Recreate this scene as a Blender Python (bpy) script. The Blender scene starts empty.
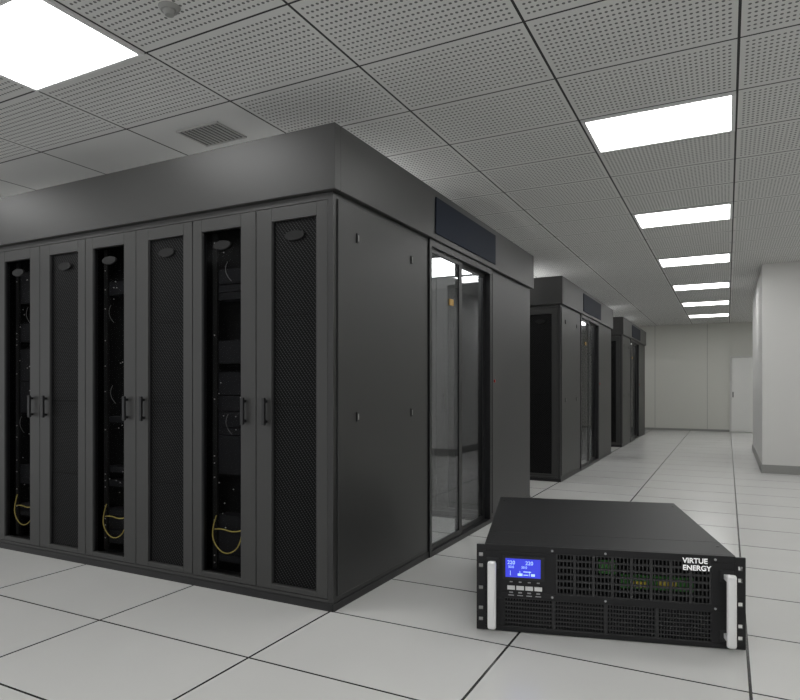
import bpy, math, random
from mathutils import Vector
random.seed(4)
H=1.1
S=bpy.context.scene
try: S.view_settings.view_transform='Standard'
except Exception: pass

# ---------------- materials ----------------
def mat(name,col,rough=.5,metal=0,emit=None,es=0,spec=.5):
    m=bpy.data.materials.new(name); m.use_nodes=True
    b=m.node_tree.nodes['Principled BSDF']
    b.inputs['Base Color'].default_value=(*col,1)
    b.inputs['Roughness'].default_value=rough
    b.inputs['Metallic'].default_value=metal
    b.inputs['Specular IOR Level'].default_value=spec
    if emit:
        b.inputs['Emission Color'].default_value=(*emit,1)
        b.inputs['Emission Strength'].default_value=es
    return m
class NT:
    def __init__(s,m): s.t=m.node_tree
    def n(s,typ,**k):
        x=s.t.nodes.new(typ)
        for a,b in k.items(): setattr(x,a,b)
        return x
    def setin(s,sock,v):
        if hasattr(v,'links') or isinstance(v,bpy.types.NodeSocket): s.t.links.new(v,sock)
        else: sock.default_value=v
    def m(s,op,a,b=0.0,c=0.0):
        x=s.n('ShaderNodeMath',operation=op)
        s.setin(x.inputs[0],a); s.setin(x.inputs[1],b); s.setin(x.inputs[2],c)
        return x.outputs[0]
    def mix(s,f,a,b):
        x=s.n('ShaderNodeMix',data_type='RGBA')
        s.setin(x.inputs[0],f)
        s.setin(x.inputs[6],a if isinstance(a,bpy.types.NodeSocket) else (*a,1))
        s.setin(x.inputs[7],b if isinstance(b,bpy.types.NodeSocket) else (*b,1))
        return x.outputs[2]
    def xyz(s):
        g=s.n('ShaderNodeNewGeometry'); q=s.n('ShaderNodeSeparateXYZ')
        s.t.links.new(g.outputs['Position'],q.inputs[0]); return q.outputs
    def line(s,c,x0,p,w):
        t=s.m('DIVIDE',s.m('SUBTRACT',c,x0),p)
        f=s.m('FRACT',t); e=s.m('MINIMUM',f,s.m('SUBTRACT',1.0,f))
        d=s.m('MULTIPLY',e,p)
        return s.m('LESS_THAN',d,w/2),f

HC=1.43*H; CEIL=H+HC
TX,TY=.525*HC,.361*HC; CX0=.03*HC; CY0=2.42*HC

# ceiling
M_ceil=mat('ceiling_tile',(.55,.55,.54),.85)
n=NT(M_ceil); o=n.xyz()
lx,fx=n.line(o[0],CX0,TX,.012); ly,fy=n.line(o[1],CY0,TY,.011)
ln=n.m('MAXIMUM',lx,ly)
nx,ny=34,16
ax=n.m('MULTIPLY',n.m('SUBTRACT',n.m('FRACT',n.m('MULTIPLY',fx,nx)),.5),TX/nx)
ay=n.m('MULTIPLY',n.m('SUBTRACT',n.m('FRACT',n.m('MULTIPLY',fy,ny)),.5),TY/ny)
d=n.m('SQRT',n.m('ADD',n.m('MULTIPLY',ax,ax),n.m('MULTIPLY',ay,ay)))
dot=n.m('LESS_THAN',d,.0070)
plain=n.m('MULTIPLY',n.m('LESS_THAN',o[0],CX0-3*TX),n.m('GREATER_THAN',o[1],CY0-2*TY))
ex=n.m('GREATER_THAN',n.m('MINIMUM',fx,n.m('SUBTRACT',1.0,fx)),1.0/nx*.9)
ey=n.m('GREATER_THAN',n.m('MINIMUM',fy,n.m('SUBTRACT',1.0,fy)),1.0/ny*.9)
dot=n.m('MULTIPLY',n.m('MULTIPLY',dot,n.m('MULTIPLY',ex,ey)),n.m('SUBTRACT',1.0,plain))
c=n.mix(dot,(.67,.67,.655),(.14,.14,.14)); c=n.mix(ln,c,(.03,.03,.03))
n.t.links.new(c,n.t.nodes['Principled BSDF'].inputs['Base Color'])

# floor
M_floor=mat('raised_floor_tile',(.6,.6,.58),.22)
n=NT(M_floor); o=n.xyz()
lx,fx=n.line(o[0],-1.572*H,.82*H,.011); ly,fy=n.line(o[1],1.825*H,.545*H,.010)
ln=n.m('MAXIMUM',lx,ly)
nz=n.n('ShaderNodeTexNoise'); nz.inputs['Scale'].default_value=1.3; nz.inputs['Detail'].default_value=3
g=n.n('ShaderNodeNewGeometry'); n.t.links.new(g.outputs['Position'],nz.inputs['Vector'])
c=n.mix(nz.outputs[0],(.59,.59,.575),(.67,.67,.655)); c=n.mix(ln,c,(.03,.03,.03))
n.t.links.new(c,n.t.nodes['Principled BSDF'].inputs['Base Color'])

# wall
M_wall=mat('wall_paint',(.55,.55,.52),.7)
n=NT(M_wall); o=n.xyz()
lx,fx=n.line(o[0],-.4*H,1.1*H,.012)
c=n.mix(lx,(.64,.64,.595),(.38,.38,.36)); n.t.links.new(c,n.t.nodes['Principled BSDF'].inputs['Base Color'])
M_col=mat('pillar_paint',(.68,.675,.66),.7)
M_base=mat('skirting_grey',(.28,.28,.27),.5)
M_door=mat('door_paint',(.8,.8,.78),.5)

M_cab=mat('cabinet_powder_coat',(.037,.037,.036),.42)
n=NT(M_cab); nz=n.n('ShaderNodeTexNoise'); nz.inputs['Scale'].default_value=900
bp=n.n('ShaderNodeBump'); bp.inputs['Strength'].default_value=.04
n.t.links.new(nz.outputs[0],bp.inputs['Height']); n.t.links.new(bp.outputs[0],n.t.nodes['Principled BSDF'].inputs['Normal'])
M_cab2=mat('cabinet_side_coat',(.026,.026,.026),.42)
M_dark=mat('black_interior',(.003,.003,.003),.8,spec=.2)
M_blk=mat('black_trim',(.008,.008,.009),.4)
M_srv=mat('server_face',(.008,.008,.010),.6,spec=.2)
M_rail=mat('rack_rail',(.012,.012,.012),.5,spec=.2)
M_hole=mat('rail_clip_speck',(.6,.6,.58),.5)
M_cable=mat('patch_cable_yellow',(.52,.42,.10),.5)
M_badge=mat('badge_grey',(.014,.014,.014),.4,spec=.2)
M_sign=mat('sign_navy',(.007,.012,.024),.6,spec=.15)
M_sticker=mat('sticker_amber',(.45,.27,.06),.5)
M_red=mat('button_red',(.4,.02,.02),.4)
M_roof=mat('roof_bounce_grey',(.5,.5,.5),.6)  # unseen roof top, lightened to bounce light onto the ceiling
M_mesh=mat('perforated_black',(.01,.01,.01),.5,spec=.1)
n=NT(M_mesh); o=n.xyz(); p=.020
a=n.m('ADD',o[0],n.m('MULTIPLY',o[2],.8))
fa=n.m('LESS_THAN',n.m('FRACT',n.m('DIVIDE',a,p)),.32); fb=n.m('LESS_THAN',n.m('FRACT',n.m('DIVIDE',o[2],p*.45)),.55)
# diagonal weave, even over the whole pane
c=n.mix(n.m('MULTIPLY',fa,fb),(.001,.001,.001),(.045,.045,.047)); n.t.links.new(c,n.t.nodes['Principled BSDF'].inputs['Base Color'])

def glass(name,tint,fac,rough=.02):
    m=bpy.data.materials.new(name); m.use_nodes=True; t=m.node_tree; t.nodes.clear()
    out=t.nodes.new('ShaderNodeOutputMaterial'); mx=t.nodes.new('ShaderNodeMixShader')
    tr=t.nodes.new('ShaderNodeBsdfTransparent'); tr.inputs[0].default_value=(tint,tint,tint,1)
    gl=t.nodes.new('ShaderNodeBsdfGlossy'); gl.inputs['Roughness'].default_value=rough
    gl.inputs['Color'].default_value=(.9,.92,.95,1)
    mx.inputs[0].default_value=fac
    t.links.new(tr.outputs[0],mx.inputs[1]); t.links.new(gl.outputs[0],mx.inputs[2]); t.links.new(mx.outputs[0],out.inputs[0])
    return m
M_glass=glass('rack_door_glass',.85,.0008,.12)
M_glassE=glass('sliding_door_glass',.8,.15)

M_lamp=mat('lamp_diffuser',(1,1,1),.5,emit=(1,1,.99),es=9.5)
M_aisle_fill=mat('aisle_fill_glow',(1,1,1),.5,emit=(.97,1,1),es=5.5)  # glow of the added aisle lamps
M_lframe=mat('lamp_frame',(.75,.75,.75),.4)

# ---------------- mesh builder ----------------
class MB:
    def __init__(s): s.v=[];s.f=[];s.mi=[];s.ms=[]
    def mid(s,m):
        if m not in s.ms: s.ms.append(m)
        return s.ms.index(m)
    def box(s,x0,x1,y0,y1,z0,z1,m):
        k=len(s.v)
        s.v+=[(x,y,z) for x in(x0,x1) for y in(y0,y1) for z in(z0,z1)]
        for q in((0,1,3,2),(4,6,7,5),(0,4,5,1),(2,3,7,6),(0,2,6,4),(1,5,7,3)):
            s.f.append([k+i for i in q]); s.mi.append(s.mid(m))
    def disc(s,cx,y0,y1,cz,rx,rz,m,N=28):  # elliptical prism facing Y
        k=len(s.v)
        for y in(y0,y1):
            for i in range(N):
                a=2*math.pi*i/N; s.v.append((cx+rx*math.cos(a),y,cz+rz*math.sin(a)))
        s.f.append([k+i for i in range(N)]); s.mi.append(s.mid(m))
        s.f.append([k+N+i for i in reversed(range(N))]); s.mi.append(s.mid(m))
        for i in range(N):
            j=(i+1)%N; s.f.append([k+i,k+N+i,k+N+j,k+j]); s.mi.append(s.mid(m))
    def make(s,name,parent=None,loc=(0,0,0),sc=1.0,bevel=0,seg=2):
        me=bpy.data.meshes.new(name); me.from_pydata([tuple(c*sc for c in v) for v in s.v],[],s.f); me.update()
        for m in s.ms: me.materials.append(m)
        for i,p in enumerate(me.polygons): p.material_index=s.mi[i]
        import bmesh
        b=bmesh.new(); b.from_mesh(me); bmesh.ops.recalc_face_normals(b,faces=b.faces); b.to_mesh(me); b.free()
        ob=bpy.data.objects.new(name,me); S.collection.objects.link(ob); ob.location=loc
        if parent: ob.parent=parent
        if bevel:
            bv=ob.modifiers.new('bevel','BEVEL'); bv.width=bevel; bv.segments=seg; bv.limit_method='ANGLE'
        return ob
def empty(name,loc,rz=0):
    e=bpy.data.objects.new(name,None); S.collection.objects.link(e); e.location=loc; e.rotation_euler=(0,0,rz); e.empty_display_size=.2
    return e
def curve(name,pts,r,m,parent,loc=(0,0,0)):
    c=bpy.data.curves.new(name,'CURVE'); c.dimensions='3D'; c.bevel_depth=r; c.bevel_resolution=2
    for P in pts:
        sp=c.splines.new('NURBS'); sp.points.add(len(P)-1); sp.use_endpoint_u=True; sp.order_u=3
        for i,q in enumerate(P): sp.points[i].co=(*q,1)
    c.materials.append(m); o=bpy.data.objects.new(name,c); S.collection.objects.link(o); o.parent=parent; o.location=loc
    return o

# ---------------- room ----------------
XL,XR,YB,YF=-7.4*H,3.2*H,15.9*H,-2.0*H
def solid(name,x0,x1,y0,y1,z0,z1,m,bevel=0):
    b=MB(); b.box(x0,x1,y0,y1,z0,z1,m); return b.make(name,bevel=bevel)
solid('floor',XL-.1,XR+.1,YF,YB+.1,-.1,0,M_floor)
solid('ceiling',XL-.1,XR+.1,YF,YB+.1,CEIL,CEIL+.1,M_ceil)
solid('wall_back',XL-.1,XR+.1,YB,YB+.1,0,CEIL,M_wall)
solid('wall_right',XR,XR+.1,YF,YB,0,CEIL,M_wall)
solid('baseboard_back',XL,.045*H,YB-.015,YB,0,.05*H,M_base)
px0,py0,py1=.362*H,8.48*H,11.6*H
solid('pillar',px0,XR,py0,py1,0,CEIL,M_col)
b=MB(); b.box(px0-.012,XR,py0-.012,py0,0,.1*H,M_base); b.box(px0-.012,px0,py0,py1,0,.1*H,M_base); b.make('baseboard_pillar')
# far door
d1=empty('door_1',(.05*H,YB,0))
b=MB(); w=.62*H; t=1.68*H
b.box(0,.03,-.05,0,0,t,M_col); b.box(w-.03,w,-.05,0,0,t,M_col); b.box(.03,w-.03,-.05,0,t-.03,t,M_col); b.make('frame',d1)
b=MB(); b.box(.035,w-.035,-.035,0,.01,t-.035,M_door); b.make('leaf',d1,bevel=.003)
b=MB(); b.box(.06,.08,-.075,-.035,.85,.98,M_rail); b.make('handle',d1)

# ceiling lamps
for col in(-9,-6,-3,0,3,6):  # columns at the right are out of view, added for fill light
    for k in range(-2,7):
        if col==6 and k>1: continue
        a=CX0+(col-1)*TX; y=CY0+4*k*TY
        if a<XL or a+TX>XR or y<YF or y+TY>YB: continue
        if a+TX>px0 and y+TY>py0-.02 and y<py1: continue
        e=empty('ceiling_light_panel',(a,y,CEIL))
        b=MB(); f=.022
        b.box(.012,TX-.005,.005,f,-.014,0,M_lframe); b.box(.012,TX-.005,TY-f,TY-.005,-.014,0,M_lframe)
        b.box(.012,.012+f,f,TY-f,-.014,0,M_lframe); b.box(TX-.005-f,TX-.005,f,TY-f,-.014,0,M_lframe); b.make('frame',e)
        b=MB(); b.box(.012+f,TX-.005-f,f,TY-f,-.009,0,M_lamp); b.make('diffuser',e)
# vent
M_vs=mat('vent_slat',(.45,.45,.44),.5); M_vd=mat('vent_dark',(.10,.10,.10),.7)
e=empty('ceiling_air_vent',(-1.81*HC,1.885*HC,CEIL))
b=MB(); w,l=.20*HC,.16*HC
b.box(-w/2,w/2,-l/2,l/2,-.003,0,M_vd)
for i in range(11):
    x=-w/2+i*w/10; b.box(x-.006,x+.006,-l/2,l/2,-.008,-.002,M_vs)
for y in(-l/2,l/2): b.box(-w/2-.01,w/2+.01,y-.006,y+.006,-.009,0,M_vs)
b.make('grille',e)
# smoke detector
import bmesh
bm=bmesh.new()
bmesh.ops.create_cone(bm,cap_ends=True,segments=32,radius1=.035,radius2=.045,depth=.016)
r=bmesh.ops.create_cone(bm,cap_ends=True,segments=32,radius1=.018,radius2=.028,depth=.02)
for v in r['verts']: v.co.z-=.016
me=bpy.data.meshes.new('smoke_detector'); bm.to_mesh(me); bm.free(); me.materials.append(M_base)
ob=bpy.data.objects.new('smoke_detector',me); S.collection.objects.link(ob); ob.location=(-1.305*HC,1.205*HC,CEIL-.008)

# ---------------- containment pods ----------------
def pod(Y0,npairs,D):
    P=empty('server_rack_enclosure',(-1.557*H,Y0*H,0))
    LX=.027*2+npairs*.82
    N=1.006; F=D-1.06   # near row depth, far row start
    body=MB()
    for (ya,yb) in((0,N),(F,D)):
        body.box(-LX,0,ya+.15,yb,0.0,1.87,M_cab2)
        body.box(-.027,0,ya,ya+.15,0,1.87,M_cab2)
        body.box(-LX,-LX+.027,ya,ya+.15,0,1.87,M_cab)
        body.box(-LX+.027,-.027,ya+.0,ya+.15,0,.05,M_cab)
        body.box(-LX+.027,-.027,ya,ya+.15,1.84,1.87,M_cab)
        body.box(-LX+.027,-.027,ya+.14,ya+.1495,.05,1.84,M_dark)
    body.make('rack_row_bodies',P,sc=H)
    pl=MB()
    pl.box(-LX-.004,.004,-.006,-.0005,0,.035,M_blk); pl.box(.0005,.005,-.006,N,0,.035,M_blk); pl.box(.0005,.005,F,D,0,.035,M_blk)
    pl.make('plinth_trim',P,sc=H)
    lf=MB(); gl=MB(); ms=MB(); hd=MB(); bd=MB(); inn=MB(); dots=MB(); cab=[]
    for ya in(0,F):
        for k in range(npairs):
            pc=-(.437+.82*k)
            for s in(1,-1):
                x0,x1=sorted((pc+s*.002,pc+s*.408)); g0,g1=pc+s*.22-.127,pc+s*.22+.127
                z0,z1,gz0,gz1=.052,1.838,.078,1.775
                lf.box(x0,g0,ya,ya+.03,z0,z1,M_cab); lf.box(g1,x1,ya,ya+.03,z0,z1,M_cab)
                lf.box(g0,g1,ya,ya+.03,z0,gz0,M_cab); lf.box(g0,g1,ya,ya+.03,gz1,z1,M_cab)
                for q in((g0,g0+.006,gz0,gz1),(g1-.006,g1,gz0,gz1)): lf.box(q[0],q[1],ya+.005,ya+.03,q[2],q[3],M_blk)
                inn.box(pc+s*.41-.002,pc+s*.41+.002,ya+.031,ya+.139,.051,1.839,M_dark)
                if s<0:
                    gl.box(g0+.006,g1-.006,ya+.014,ya+.018,gz0,gz1,M_glass)
                    for xx in(g0+.03,g1-.025):
                        inn.box(xx-.014,xx+.014,ya+.06,ya+.075,gz0,gz1,M_rail)
                    z=gz0+.03
                    while z<gz1:
                        xx=g1-.02
                        if random.random()<.8: dots.box(xx-.0026,xx+.0026,ya+.056,ya+.06,z,z+.0055,M_hole)
                        if random.random()<.18: dots.box(g0+.03-.002,g0+.032,ya+.056,ya+.06,z,z+.005,M_hole)
                        z+=.036
                    for q in range(14):
                        xx=g0+.05+random.random()*.15; zz=gz0+.2+random.random()*1.4
                        dots.box(xx,xx+.004,ya+.058,ya+.062,zz,zz+.004,M_hole)  # scattered white specks for lights in the holes, put in as colour
                    z=.12
                    while z<1.7:
                        hh=random.choice([.04,.08,.12,.2]); 
                        if random.random()<.6: inn.box(g0+.046,g1-.042,ya+.07,ya+.138,z,z+hh-.006,M_srv)
                        z+=hh
                    zb=.30+random.random()*.05
                    pts=[(g0+.05,ya+.05,zb+.02),(g0+.02,ya+.045,zb-.06),(g0+.05,ya+.04,zb-.13),(g0+.12,ya+.04,zb-.17),(g1-.05,ya+.04,zb-.13),(g1-.03,ya+.05,zb-.03),(g1-.04,ya+.055,zb+.1)]
                    cab.append([tuple(c*H for c in q) for q in pts])
                    pts=[(g0+.04,ya+.05,zb-.05),(g0+.09,ya+.045,zb-.04),(g1-.09,ya+.045,zb-.055),(g1-.04,ya+.05,zb-.04)]
                    cab.append([tuple(c*H for c in q) for q in pts])
                    for zt in(1.2+random.random()*.4,.5+random.random()*.5):
                        q0=g0+.06+random.random()*.1
                        pts=[(q0,ya+.05,zt+.10),(q0-.03,ya+.04,zt+.05),(q0+.03,ya+.045,zt)]
                        cabw.append(([tuple(c*H for c in q) for q in pts],P))
                else:
                    ms.box(g0+.006,g1-.006,ya+.016,ya+.022,gz0,gz1,M_mesh)
                    for q in range(1,4):
                        zz=gz0+q*.42; ms.box(g0+.006,g1-.006,ya+.013,ya+.016,zz,zz+.004,M_dark)
                bd.disc(pc+s*.22,ya+.004,ya+.016,1.70,.055,.022,M_badge)
                hx=pc+s*.064
                hd.box(hx-.009,hx+.009,ya-.03,ya-.016,.82,.95,M_blk)
                for zz in(.83,.925): hd.box(hx-.006,hx+.006,ya-.018,ya-.0005,zz,zz+.014,M_blk)
    lf.make('door_frames',P,sc=H,bevel=.0015,seg=1); gl.make('door_glass',P,sc=H); ms.make('perforated_doors',P,sc=H)
    hd.make('door_handles',P,sc=H,bevel=.003); bd.make('oval_badges',P,sc=H); inn.make('rack_equipment',P,sc=H); dots.make('rail_clips_specks',P,sc=H)
    curve('patch_cables',cab,.0032,M_cable,P)
    o=.028
    hb=MB()
    hb.box(-LX-o,o,-o,.02,1.872,2.164,M_cab); hb.box(-LX-o,o,D-.02,D+o,1.872,2.164,M_cab)
    hb.box(-.02,o,.02,D-.02,1.872,2.164,M_cab); hb.box(-LX-o,-LX+.02,.02,D-.02,1.872,2.164,M_cab)
    hb.box(-LX+.02,-.02,.02,D-.02,2.13,2.16,M_roof)
    hb.make('header_fascia',P,sc=H,bevel=.003,seg=1)
    al=MB()
    for q in range(4):
        xa=-.12-q*1.2; al.box(xa-.6,xa,F-.60,F-.04,1.84,1.86,M_aisle_fill)  # added lamps that give the door its bright patch and light the aisle
        for xx in(xa-.5,xa-.1): al.box(xx-.005,xx+.005,F-.325,F-.315,1.86,2.13,M_blk)
    al.make('aisle_fill_lamps',P,sc=H)
    sg=MB(); sg.box(o+.0005,o+.008,N+.04,F+.02,1.905,2.12,M_sign); sg.make('header_sign',P,sc=H,bevel=.002)
    ep=MB()
    for(a,c)in((.03,N-.03),(F+.03,D-.03)):
        ep.box(.0005,.008,a,c,.06,1.845,M_cab2)
    ep.make('side_panels',P,sc=H,bevel=.003)
    la=MB()
    for y in(.195,.769):
        for z in(1.70,.86):
            la.box(.008,.013,y-.009,y+.009,z-.022,z+.022,M_blk); la.box(.013,.016,y-.003,y+.003,z-.014,z+.014,M_base)
    la.make('panel_latches',P,sc=H)
    df=MB()
    df.box(-.03,.012,N+.0005,N+.03,0,1.87,M_blk); df.box(-.03,.012,F-.03,F-.0005,0,1.87,M_blk)
    df.box(-.05,.012,N+.03,F-.03,1.83,1.87,M_blk); df.box(-.05,.012,N+.03,F-.03,0,.03,M_blk)
    m=(N+F)/2
    for(xa,a,c)in((-.005,N+.03,m+.0),(-.03,m-.03,F-.03)):
        df.box(xa-.014,xa,a,a+.028,.03,1.83,M_blk); df.box(xa-.014,xa,c-.05,c,.03,1.83,M_blk)
        df.box(xa-.014,xa,a+.028,c-.05,1.80,1.83,M_blk); df.box(xa-.014,xa,a+.028,c-.05,.03,.06,M_blk)
    df.make('sliding_door_frames',P,sc=H)
    gg=MB()
    for(xa,a,c)in((-.005,N+.03,m),(-.03,m-.03,F-.03)): gg.box(xa-.009,xa-.005,a+.028,c-.05,.06,1.80,M_glassE)
    gg.make('sliding_door_glass',P,sc=H)
    st=MB(); st.box(-.0095,-.0085+.001+.004,N+.34,N+.40,1.52,1.56,M_sticker); st.make('door_sticker',P,sc=H)
    rb=MB(); rb.box(.008,.016,F+.06,F+.075,1.035,1.055,M_red); rb.make('exit_button',P,sc=H)
    be=MB(); be.box(-LX,-LX+.03,N,F,0,1.87,M_cab2); be.make('end_closure',P,sc=H)
cabw=[]
pod(2.368,6,3.162)
pod(6.69,6,3.25)
pod(11.05,6,3.28)
byP={}
for q,P in cabw: byP.setdefault(P.name,(P,[]))[1].append(q)
M_cw=mat('patch_cable_grey',(.2,.2,.2),.5)
for nme,(P,L) in byP.items(): curve('grey_cables',L,.0015,M_cw,P)

# ---------------- UPS ----------------
yaw=math.radians(27.3-12.3)
Wd=1.015*H; p=Wd/268
cx,cy=-.428*H,2.60*H
ux,uy=math.cos(yaw),math.sin(yaw)
U=empty('uninterruptible_power_supply',(cx-ux*Wd/2,cy-uy*Wd/2,0),yaw)
M_ub=mat('ups_black_steel',(.008,.008,.009),.5,spec=.3)
M_uf=mat('ups_front_panel',(.006,.006,.007),.5,spec=.4)
M_us=mat('ups_slat',(.018,.018,.019),.45)
M_al=mat('handle_aluminium',(.85,.85,.85),.35,.3)
M_lcd=mat('lcd_blue',(.02,.03,.4),.3,emit=(.05,.06,.75),es=.7)
M_lcdt=mat('lcd_segments',(.5,.7,1),.4,emit=(.45,.65,1),es=.7)
M_btn=mat('button_white',(.7,.7,.7),.4)
M_txt=mat('print_white_glow',(.95,.95,.95),.5,emit=(1,1,1),es=.2)  # printed lettering with a faint glow added to its white
M_pcb=mat('pcb_green',(.04,.22,.03),.5)
M_coil=mat('coil_amber',(.50,.40,.04),.5)
M_grey=mat('print_grey',(.35,.35,.36),.5)
L=300
b=MB()
b.box(9,259,10,L,2,4,M_ub); b.box(9,11,10,L,4,92,M_ub); b.box(257,259,10,L,4,92,M_ub); b.box(11,257,L-2,L,4,92,M_ub)
b.box(8.5,259.5,4,L,92,94,M_ub)
b.make('chassis',U,sc=p,bevel=.003)
b=MB()
for x in(25,235):
    for y in(25,L-25): b.box(x-8,x+8,y-8,y+8,0,2,M_blk)
b.make('feet',U,sc=p)
b=MB()
for y in(40,L-30):
    for x in(16,252): b.box(x-1.5,x+1.5,y-1.5,y+1.5,94,94.4,M_us)
b.box(8.5,259.5,60,60.8,94,94.2,M_us)
b.make('lid_screws',U,sc=p)
b=MB()
UG=(84,236,44,87); LG=(30,236,6,37)
b.box(9,259,0,4,87,94,M_uf); b.box(9,259,0,4,37,44,M_uf); b.box(9,259,0,4,1,6,M_uf)
b.box(9,84,0,4,44,87,M_uf); b.box(236,259,0,4,44,87,M_uf); b.box(9,30,0,4,6,37,M_uf); b.box(236,259,0,4,6,37,M_uf)
b.box(9,10.5,4,10,2,92,M_uf); b.box(257.5,259,4,10,2,92,M_uf)
b.make('front_panel',U,sc=p,bevel=.0015,seg=1)
b=MB()
for(xa,xb)in((0,9),(259,268)):
    zs=[12,24,46,70,82]; z=1
    for c in zs:
        b.box(xa,xb,0,3,z,c-2.2,M_uf); b.box(xa,xa+2.2,0,3,c-2.2,c+2.2,M_uf); b.box(xb-2.2,xb,0,3,c-2.2,c+2.2,M_uf); z=c+2.2
    b.box(xa,xb,0,3,z,93,M_uf)
b.make('mounting_ears',U,sc=p)
b=MB()
x0,x1,z0,z1=UG
b.box(x0,x1,9,10,z0,z1,M_dark)
nb=40
for i in range(nb+1):
    x=x0+(x1-x0)*i/nb; b.box(x-.55,x+.55,1,3,z0,z1,M_us)
for i in range(7):
    z=z0+(z1-z0)*i/6; b.box(x0,x1,.6,3,z-1.0,z+1.0,M_us)
for i in range(9):
    x=x0+(x1-x0)*i/8; b.box(x-1.5,x+1.5,.4,3,z0,z1,M_us)
x0,x1,z0,z1=LG
b.box(x0,x1,9,10,z0,z1,M_dark)
nb=70
for i in range(nb+1):
    x=x0+(x1-x0)*i/nb; b.box(x-.55,x+.55,1,3,z0,z1,M_us)
for i in range(8):
    z=z0+(z1-z0)*i/7; b.box(x0,x1,.6,3,z-.7,z+.7,M_us)
for x in(x0+52,x0+104,x0+155): b.box(x-1.4,x+1.4,.4,3,z0,z1,M_us)
b.make('vent_grilles',U,sc=p)
b=MB()
b.box(150,222,5,9,54,68,M_pcb); b.box(160,176,3.5,5,56,62,M_coil); b.box(186,204,3.5,5,57,66,M_coil); b.box(128,146,4,8,68,82,M_pcb)
b.make('circuit_boards',U,sc=p)
b=MB()
b.box(28,72,-1.5,0,57,83,M_blk); b.box(31,68,-2,-1.5,60,80,M_lcd)
for x in(36,46,56): b.box(x,x+.5,-2.3,-2,62,67,M_lcdt)
b.box(50,58,-2.3,-2,66,66.8,M_lcdt); b.box(44,49,-2.3,-2,62,64.5,M_lcdt); b.box(58,62,-2.3,-2,62,64.5,M_lcdt); b.box(50,55,-2.3,-2,62.6,63.4,M_lcdt)
b.make('lcd_display',U,sc=p)
b=MB()
for i in range(4):
    x=33+i*9.5; b.box(x,x+8,-2,0,46.5,50.5,M_btn); 
    b.box(x+2,x+6,-.3,0,42.5,44,M_grey); b.box(x+1,x+7,-.3,0,39.7,40.7,M_grey)
    b.box(x+2.5,x+5.5,-.3,0,54,55.2,M_grey)
b.make('control_buttons',U,sc=p,bevel=.001)
b=MB()
for x in(13,246):
    b.box(x,x+9,-20,-14,8,80,M_al)
b.make('grab_handles',U,sc=p,bevel=.011,seg=3)
b=MB()
for x in(13,246):
    for z in(12,71): b.box(x+1.5,x+7.5,-16,0,z,z+5,M_al)
    b.box(x-2,x+11,-1.2,0,8,20,M_blk); b.box(x-2,x+11,-1.2,0,68,80,M_blk)
b.make('handle_standoffs',U,sc=p,bevel=.002)
b=MB()
for x in(80,134,240):
    for z in(40.5,90): b.disc(x,-.8,0,z,1.2,1.2,M_grey,12)
b.make('panel_screws',U,sc=p)
def text(name,s,x,z,size,m,y=-.4,bold=0):
    c=bpy.data.curves.new(name,'FONT'); c.body=s; c.size=size*p; c.extrude=.15*p; c.offset=bold*p; c.materials.append(m)
    o=bpy.data.objects.new(name,c); S.collection.objects.link(o); o.parent=U; o.location=(x*p,y*p,z*p); o.rotation_euler=(math.pi/2,0,0)
text('logo_line_top','VIRTUE',209,85.5,7.2,M_txt,y=-.9,bold=.2); text('logo_line_bottom','ENERGY',209,78.2,7.2,M_txt,y=-.9,bold=.2)
text('lcd_digits','220',33,74,5.5,M_lcdt,y=-2.3);text('lcd_digits_out','220',52,74,5.5,M_lcdt,y=-2.3)
text('lcd_digits_small','50.0        50.0',34,70,3.5,M_lcdt,y=-2.3)

# ---------------- camera, world ----------------
w=bpy.data.worlds.new('world'); S.world=w; w.use_nodes=True
w.node_tree.nodes['Background'].inputs[0].default_value=(.98,.99,1,1); w.node_tree.nodes['Background'].inputs[1].default_value=.75
cd=bpy.data.cameras.new('camera'); cd.sensor_width=36; cd.sensor_fit='HORIZONTAL'; cd.lens=36*634/800; cd.shift_y=37/800; cd.clip_start=.05
co=bpy.data.objects.new('camera',cd); S.collection.objects.link(co); co.location=(0,0,H); co.rotation_euler=(math.pi/2,0,math.radians(27.3)); S.camera=co
